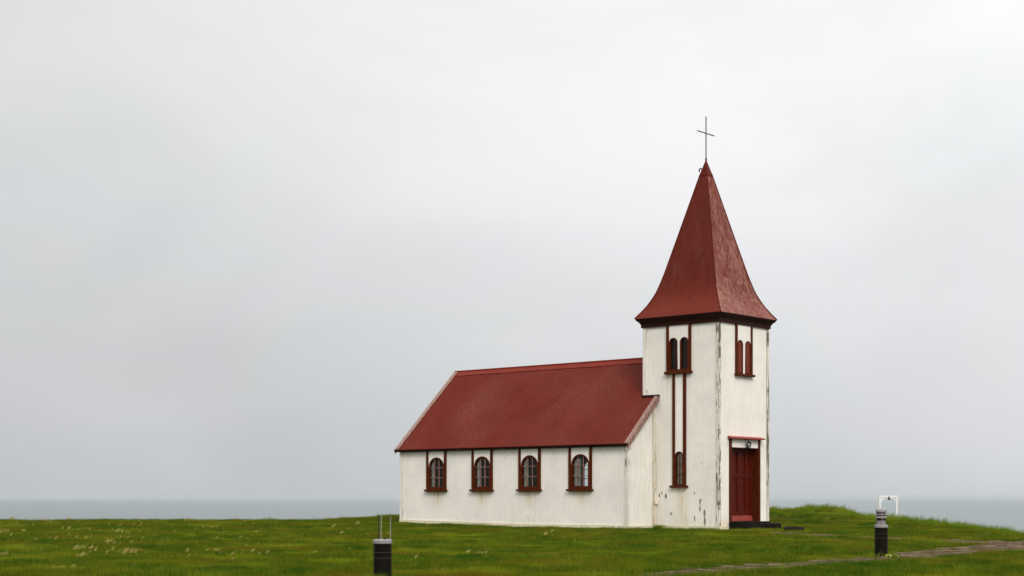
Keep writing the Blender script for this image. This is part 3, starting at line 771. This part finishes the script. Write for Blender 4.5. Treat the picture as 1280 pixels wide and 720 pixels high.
def tuft(name,n,rad,hmin,hmax,wid,lean,mat,seed,wind=(.0,0.)):
    rng=random.Random(seed); vs=[];fs=[];tone=[]
    for i in range(n):
        a=rng.random()*6.28; r=rad*math.sqrt(rng.random()); x,y=r*math.cos(a),r*math.sin(a); h=rng.uniform(hmin,hmax)
        ld=a+rng.uniform(-1.2,1.2); L=lean*rng.uniform(.2,1)*h; dx,dy=L*math.cos(ld)+wind[0]*h,L*math.sin(ld)+wind[1]*h
        fa=rng.random()*3.14; wx,wy=math.cos(fa)*wid*.5,math.sin(fa)*wid*.5; t=rng.random(); b=len(vs)
        for q,wf in ((0,1),(.4,.9),(.75,.6)):
            cx,cy,cz=x+dx*q*q,y+dy*q*q,h*(q-.18*q*q*min(1.5,lean+abs(wind[0]))); vs+=[(cx-wx*wf,cy-wy*wf,cz-.01),(cx+wx*wf,cy+wy*wf,cz-.01)]
        vs.append((x+dx,y+dy,h*(1-.18*min(1.5,lean+abs(wind[0])))))
        fs+=[(b,b+1,b+3,b+2),(b+2,b+3,b+5,b+4),(b+4,b+5,b+6)]; tone+=[t]*7
    me=bpy.data.meshes.new(name); me.from_pydata(vs,[],fs); me.materials.append(mat)
    at=me.attributes.new('tone','FLOAT','POINT'); at.data.foreach_set('value',tone); me.update()
    return bpy.data.objects.new(name,me)
def make_coll(name,objs):
    c=bpy.data.collections.new(name)
    for o in objs: c.objects.link(o)
    return c
def scatter(name,pts,coll,label,cat,seed):
    """pts: list of (x,y,z,scale,zscale)"""
    me=bpy.data.meshes.new(name); me.vertices.add(len(pts)); a=np.array(pts,dtype=np.float32)
    me.vertices.foreach_set('co',a[:,:3].ravel())
    at=me.attributes.new('gscale','FLOAT_VECTOR','POINT'); at.data.foreach_set('vector',np.ascontiguousarray(np.stack([a[:,3],a[:,3],a[:,4]],1)).ravel())
    rot=me.attributes.new('grot','FLOAT_VECTOR','POINT'); rr=np.zeros((len(pts),3),np.float32)
    rr[:,2]=a[:,5] if a.shape[1]>5 else np.random.rand(len(pts))*6.283
    rot.data.foreach_set('vector',rr.ravel()); me.update()
    o=bpy.data.objects.new(name,me); COL.objects.link(o)
    ng=bpy.data.node_groups.new(name+'_nodes','GeometryNodeTree')
    ng.interface.new_socket('Geometry',in_out='INPUT',socket_type='NodeSocketGeometry'); ng.interface.new_socket('Geometry',in_out='OUTPUT',socket_type='NodeSocketGeometry')
    N=ng.nodes; gi=N.new('NodeGroupInput'); go=N.new('NodeGroupOutput'); ip=N.new('GeometryNodeInstanceOnPoints'); ci=N.new('GeometryNodeCollectionInfo')
    ci.inputs[0].default_value=coll; ci.inputs['Separate Children'].default_value=True; ci.inputs['Reset Children'].default_value=True
    ip.inputs['Pick Instance'].default_value=True
    s1=N.new('GeometryNodeInputNamedAttribute'); s1.data_type='FLOAT_VECTOR'; s1.inputs[0].default_value='gscale'
    s2=N.new('GeometryNodeInputNamedAttribute'); s2.data_type='FLOAT_VECTOR'; s2.inputs[0].default_value='grot'
    ri=N.new('FunctionNodeRandomValue'); ri.data_type='INT'
    for i_ in ri.inputs:
        if i_.name=='Min' and i_.type=='INT': i_.default_value=0
        if i_.name=='Max' and i_.type=='INT': i_.default_value=len(coll.objects)-1
        if i_.name=='Seed': i_.default_value=seed
    ro=[x for x in ri.outputs if x.type=='INT'][0]
    L=ng.links; L.new(gi.outputs[0],ip.inputs['Points']); L.new(ci.outputs[0],ip.inputs['Instance']); L.new(ro,ip.inputs['Instance Index'])
    so=[x for x in s1.outputs if x.enabled and x.type=='VECTOR'][0]; L.new(so,ip.inputs['Scale'])
    so=[x for x in s2.outputs if x.enabled and x.type=='VECTOR'][0]; L.new(so,ip.inputs['Rotation'])
    L.new(ip.outputs[0],go.inputs[0])
    md=o.modifiers.new('Scatter','NODES'); md.node_group=ng
    tag(o,label,cat,kind='stuff'); return o
lawn=make_coll('lawn_tufts',[tuft('lawn_tuft',26,.09,.03,.075,.0045,.8,GM,i) for i in range(5)])
far=make_coll('far_tufts',[tuft('far_tuft',34,.16,.03,.085,.008,.8,GM,20+i) for i in range(5)])
longc=make_coll('long_tufts',[tuft('long_tuft',30,.13,.12,.36,.009,.7,GL,40+i,(.25,0)) for i in range(4)])
dryc=make_coll('dry_tufts',[tuft('dry_tuft',60,.05,.10,.20,.006,.4,GD,60+i,(.8,-.1)) for i in range(3)])
def inchurch(X,Y,m=.03):
    dx,dy=X-CX,Y-CY; v=dx*math.cos(TH)+dy*math.sin(TH); u=-dx*math.sin(TH)+dy*math.cos(TH)
    return (-m<v<W+m and -m<u<G0) or (KX-m<v<KX2+m and G0-m<u<G1+m) or (.45<v<2.4 and -.76<u<0)
def crest(X,Y):
    az=640+FPX*X/max(Y,12); return float(np.interp(az,AZ,DD)),az
rng=random.Random(5)
pts=[];fpts=[]
def sample(y0,y1,dens,out,smin,smax):
    A=0; 
    area=0
    n=int(dens*((.355*(y0+y1)/2)*2+4)*(y1-y0))
    for _ in range(n):
        Y=rng.uniform(y0,y1); hw=.355*Y+2.0; X=rng.uniform(-hw,hw)
        D,az=crest(X,Y)
        if Y>D+5 or inchurch(X,Y): continue
        dp=ribdist(X,Y,PATH) if Y<39 and X>-1 else 9; dt=ribdist(X,Y,TRACK) if 30<Y<45 and X>5 else 9
        thin=.0
        if dp<1.1: thin=.80 if dp<.75 else .30
        if dp<1 and fbm(X,Y,1.3,2)>.12: thin*=.5
        if dt<1: thin=max(thin,.88 if dt<.8 else .4)
        if rng.random()<thin: continue
        pn=fbm(X,Y,.5,2); sc=rng.uniform(smin,smax)*(1+.35*pn)
        if dp<1 or dt<1: sc*=.55
        zs=sc*(.6+1.7*max(0,fbm(X+30,Y,1.3,2)+.15))*(1+.5*max(0,fbm(X,Y+70,.3,2)))
        if Y<27: zs*=1+.5*sstep((27-Y)/7)
        out.append((X,Y,height(X,Y),sc,zs))
for y0 in range(13,30,1): sample(y0,y0+1,(170 if y0<24 else 130),pts,.8,1.3)
for y0 in range(30,72,1): sample(y0,y0+1,(62 if y0<50 else 48),fpts,.8,1.25)
grass=scatter('grass',pts,lawn,'short green lawn grass around the path and bollards in the foreground','grass',1)
grass2=scatter('meadow_grass',fpts,far,'green and olive grass covering the headland around the church','grass',2)
lp=[]
for _ in range(26000):
    Y=rng.uniform(40,74); X=rng.uniform(-.36*Y-1,.36*Y+2); D,az=crest(X,Y); t=Y-D
    if inchurch(X,Y,.1): continue
    right=sstep((az-930)/60)*(1-.6*sstep((az-1180)/80))
    band=math.exp(-((t+1)/2.6)**2) if t<3.5 else 0
    pr=right*(band*1.4+.35*sstep((t+8)/6)*(t<2))+ (1-right)*band*.22
    pr*=max(0,min(1,.55+1.6*fbm(X,Y,.6,2)))
    if rng.random()<pr:
        s=rng.uniform(.5,1.1)*(.75+.6*max(0,fbm(X+4,Y,.9,2))); s*=1+.12*right*(abs(t)<3); lp.append((X,Y,height(X,Y),s,s*rng.uniform(.6,1.25),rng.uniform(-.6,.6)))
# rough tufts at walls, bollard foot, stone
for (a,b) in ((KX-.08,None),):
    for _ in range(260):
        y=rng.uniform(G0,G1); x,yy=l2w(KX-.06-rng.random()*.08,y); s=rng.uniform(.15,.38)**1; lp.append((x,yy,height(x,yy),s,s*.6,rng.uniform(-1,1)))
for _ in range(90):
    y=rng.uniform(.1,G0); x,yy=l2w(-.06-rng.random()*.1,y); s=rng.uniform(.22,.45); lp.append((x,yy,height(x,yy),s,s*.8,0))
for _ in range(16):
    x,yy=l2w(-.12-rng.random()*.15,G0-.1-rng.random()*.35); s=rng.uniform(.5,.8); lp.append((x,yy,height(x,yy),s,s*.9,0))
for bx_,by_ in ((5.94,25.15),(-1.482,17.9)):
    for _ in range(26):
        a=rng.random()*6.28; r=rng.uniform(.12,.32); x=bx_+r*math.cos(a); y=by_+r*math.sin(a); s=rng.uniform(.3,.55); lp.append((x,y,height(x,y),s,s,rng.random()*6))
for _ in range(40):
    a=rng.random()*6.28; x=7.85+.4*math.cos(a); y=43.6+.28*math.sin(a); s=rng.uniform(.25,.5); lp.append((x,y,height(x,y),s,s,0))
for _ in range(5200):
    Y=rng.uniform(15,46); X=rng.uniform(-.36*Y-1,.36*Y+1)
    if inchurch(X,Y,.3) or ribdist(X,Y,PATH)<1.15 or ribdist(X,Y,TRACK)<1.1: continue
    if fbm(X+11,Y,.55,3)<.10-.12*sstep((23-Y)/5): continue
    s=rng.uniform(.22,.48); lp.append((X,Y,height(X,Y),s,s*rng.uniform(.7,1.15),rng.uniform(-.8,.8)))
lg=scatter('long_grass',lp,longc,'long wind blown grass along the crest of the bank and in rough clumps on the lawn','long grass',3)
dp_=[]
def dry(X,Y,k,s):
    s*=.55
    for _ in range(k+1):
        x=X+rng.gauss(0,.10)*s; y=Y+rng.gauss(0,.10); dp_.append((x,y,height(x,y)+.03,s*rng.uniform(.7,1.1),s*rng.uniform(1.0,1.7),rng.uniform(-.35,.35)))
for px,py,k,s in ((137,681,4,.9),(163,695,5,.9),(102,691,4,.9),(110,689,3,.8),(103,701,4,.8),(108,676,3,.8),(30,666,3,1),(5,699,4,.7),(8,668,3,1),(146,668,3,1.2),(56,657,3,1.2),(82,664,2,1),(365,653,4,1.1),(270,694,3,.7),(320,669,3,1),(15,655,3,1.3),(100,654,3,1.3),(85,655,2,1.2),(230,656,1,1),(416,663,3,1),(448,661,3,1),(425,669,2,.8),(680,671,2,.9),(690,668,1,1),(585,694,3,.6),(600,697,3,.6),(75,716,3,.5),(90,715,2,.5),(160,716,1,.6)):
    Y=FPX*1.0/(py-622); Y=min(Y,62); dry((px-640)/FPX*Y,Y,k,s)
for _ in range(430):
    Y=rng.uniform(24,66); X=rng.uniform(-.36*Y,-.16*Y if rng.random()<.75 else .05*Y)
    if inchurch(X,Y,.1) or fbm(X,Y,.35,2)<-.05: continue
    dry(X,Y,0,rng.uniform(.35,.8))
dg=scatter('dry_grass',dp_,dryc,'pale dry grass tussocks dotted over the left of the headland','dry grass',4)
# broad leaf weed at the foot of the right bollard
wd=MB()
for k in range(9):
    a=random.uniform(-2.4,-.2); L=random.uniform(.10,.20); d=Vector((math.cos(a),math.sin(a),0)); s_=Vector((-d.y,d.x,0))*.022; x0=Vector((6.02,25.0,height(6.02,25.0)))
    p=[x0,x0+d*L*.4+Vector((0,0,.07)),x0+d*L*.8+Vector((0,0,.06)),x0+d*L+Vector((0,0,.02))]
    wd.add([p[0]-s_*.3,p[0]+s_*.3,p[1]+s_,p[1]-s_,p[2]+s_*.9,p[2]-s_*.9,p[3]],[(0,1,2,3),(3,2,4,5),(5,4,6)])
wo=wd.build('weed',simple('weed_leaf',(.22,.25,.04),.6),None); tag(wo,'small yellow green broad leaved weed at the foot of the right bollard','weed')

# ------------------------------------------------------------------ sky and sun
SUN_EL,SUN_AZ=R(38),R(166)       # azimuth measured clockwise from +Y
world=bpy.data.worlds.new('World'); scene.world=world; world.use_nodes=True; wn=NT(world.node_tree)
for nd in list(wn.n): wn.n.remove(nd)
wo_=wn.n.new('ShaderNodeOutputWorld'); sky=wn.n.new('ShaderNodeTexSky'); sky.sky_type='NISHITA'; sky.sun_disc=False
sky.sun_elevation=SUN_EL; sky.sun_rotation=SUN_AZ; sky.dust_density=5; sky.air_density=1
bg1=wn.n.new('ShaderNodeBackground'); bg1.inputs['Strength'].default_value=.07; wn.link(sky.outputs[0],bg1.inputs[0])
tc=wn.n.new('ShaderNodeTexCoord'); V=tc.outputs['Generated']
sp=wn.n.new('ShaderNodeSeparateXYZ'); wn.link(V,sp.inputs[0])
base=wn.ramp(sp.outputs[2],[(0,(.530,.558,.574)),(.035,(.575,.592,.606)),(.10,(.650,.656,.668)),(.20,(.738,.738,.745)),(.32,(.82,.817,.817)),(.42,(1.12,1.11,1.10)),(.7,(1.45,1.43,1.40)),(1,(1.6,1.58,1.55))])
# broad brightening to the right, cloud mottling
az=wn.mapr(sp.outputs[0],-.36,.30,.88,1.07)
dv=wn.n.new('ShaderNodeVectorMath'); dv.operation='DISTANCE'; wn.link(V,dv.inputs[0]); dv.inputs[1].default_value=(.10,.93,.30)
glow=wn.mapr(dv.outputs['Value'],.0,.36,1.10,1.0)
c1=wn.noise(wn.scalevec(V,(1.5,1.5,3.4)),2.2,5,.5,.5); c1=wn.mapr(c1,.32,.68,.93,1.06)
c2=wn.noise(wn.scalevec(V,(1.2,1.2,2.2)),2.9,3,.5,.2)
tint=wn.ramp(c2,[(.38,(.985,1.008,1.005)),(.62,(1.012,.993,1.004))])
mul=wn.math('MULTIPLY',wn.math('MULTIPLY',az,glow),c1)
vm=wn.n.new('ShaderNodeVectorMath'); vm.operation='SCALE'; wn.link(base,vm.inputs[0]); wn.link(mul,vm.inputs['Scale'])
bg2=wn.n.new('ShaderNodeBackground'); bg2.inputs['Strength'].default_value=1.0; wn.link(wn.mix(1.0,vm.outputs[0],tint,'MULTIPLY'),bg2.inputs[0])
mx=wn.n.new('ShaderNodeMixShader'); mx.inputs[0].default_value=.93; wn.link(bg1.outputs[0],mx.inputs[1]); wn.link(bg2.outputs[0],mx.inputs[2]); wn.link(mx.outputs[0],wo_.inputs[0])
sd=bpy.data.lights.new('sun','SUN'); sd.energy=1.5; sd.angle=R(18); sd.color=(1,.97,.92)
so=bpy.data.objects.new('sun',sd); COL.objects.link(so)
dirv=Vector((math.sin(SUN_AZ)*math.cos(SUN_EL),math.cos(SUN_AZ)*math.cos(SUN_EL),math.sin(SUN_EL)))
so.rotation_euler=dirv.to_track_quat('Z','Y').to_euler(); so.location=(0,0,60)

# ------------------------------------------------------------------ camera
cd=bpy.data.cameras.new('camera'); cam=bpy.data.objects.new('camera',cd); COL.objects.link(cam)
cd.sensor_width=36; cd.lens=FPX/1280*36; cam.location=(0,0,1.0); cam.rotation_euler=(R(90),0,0)
cd.shift_x=0; cd.shift_y=(622-360)/1280; cd.clip_start=.1; cd.clip_end=60000
scene.camera=cam
vs_=scene.view_settings; vs_.view_transform='Standard'; vs_.look='None'; vs_.exposure=.18; vs_.gamma=1; vs_.use_curve_mapping=False
scene.render.engine='CYCLES'
scene.cycles.volume_bounces=1
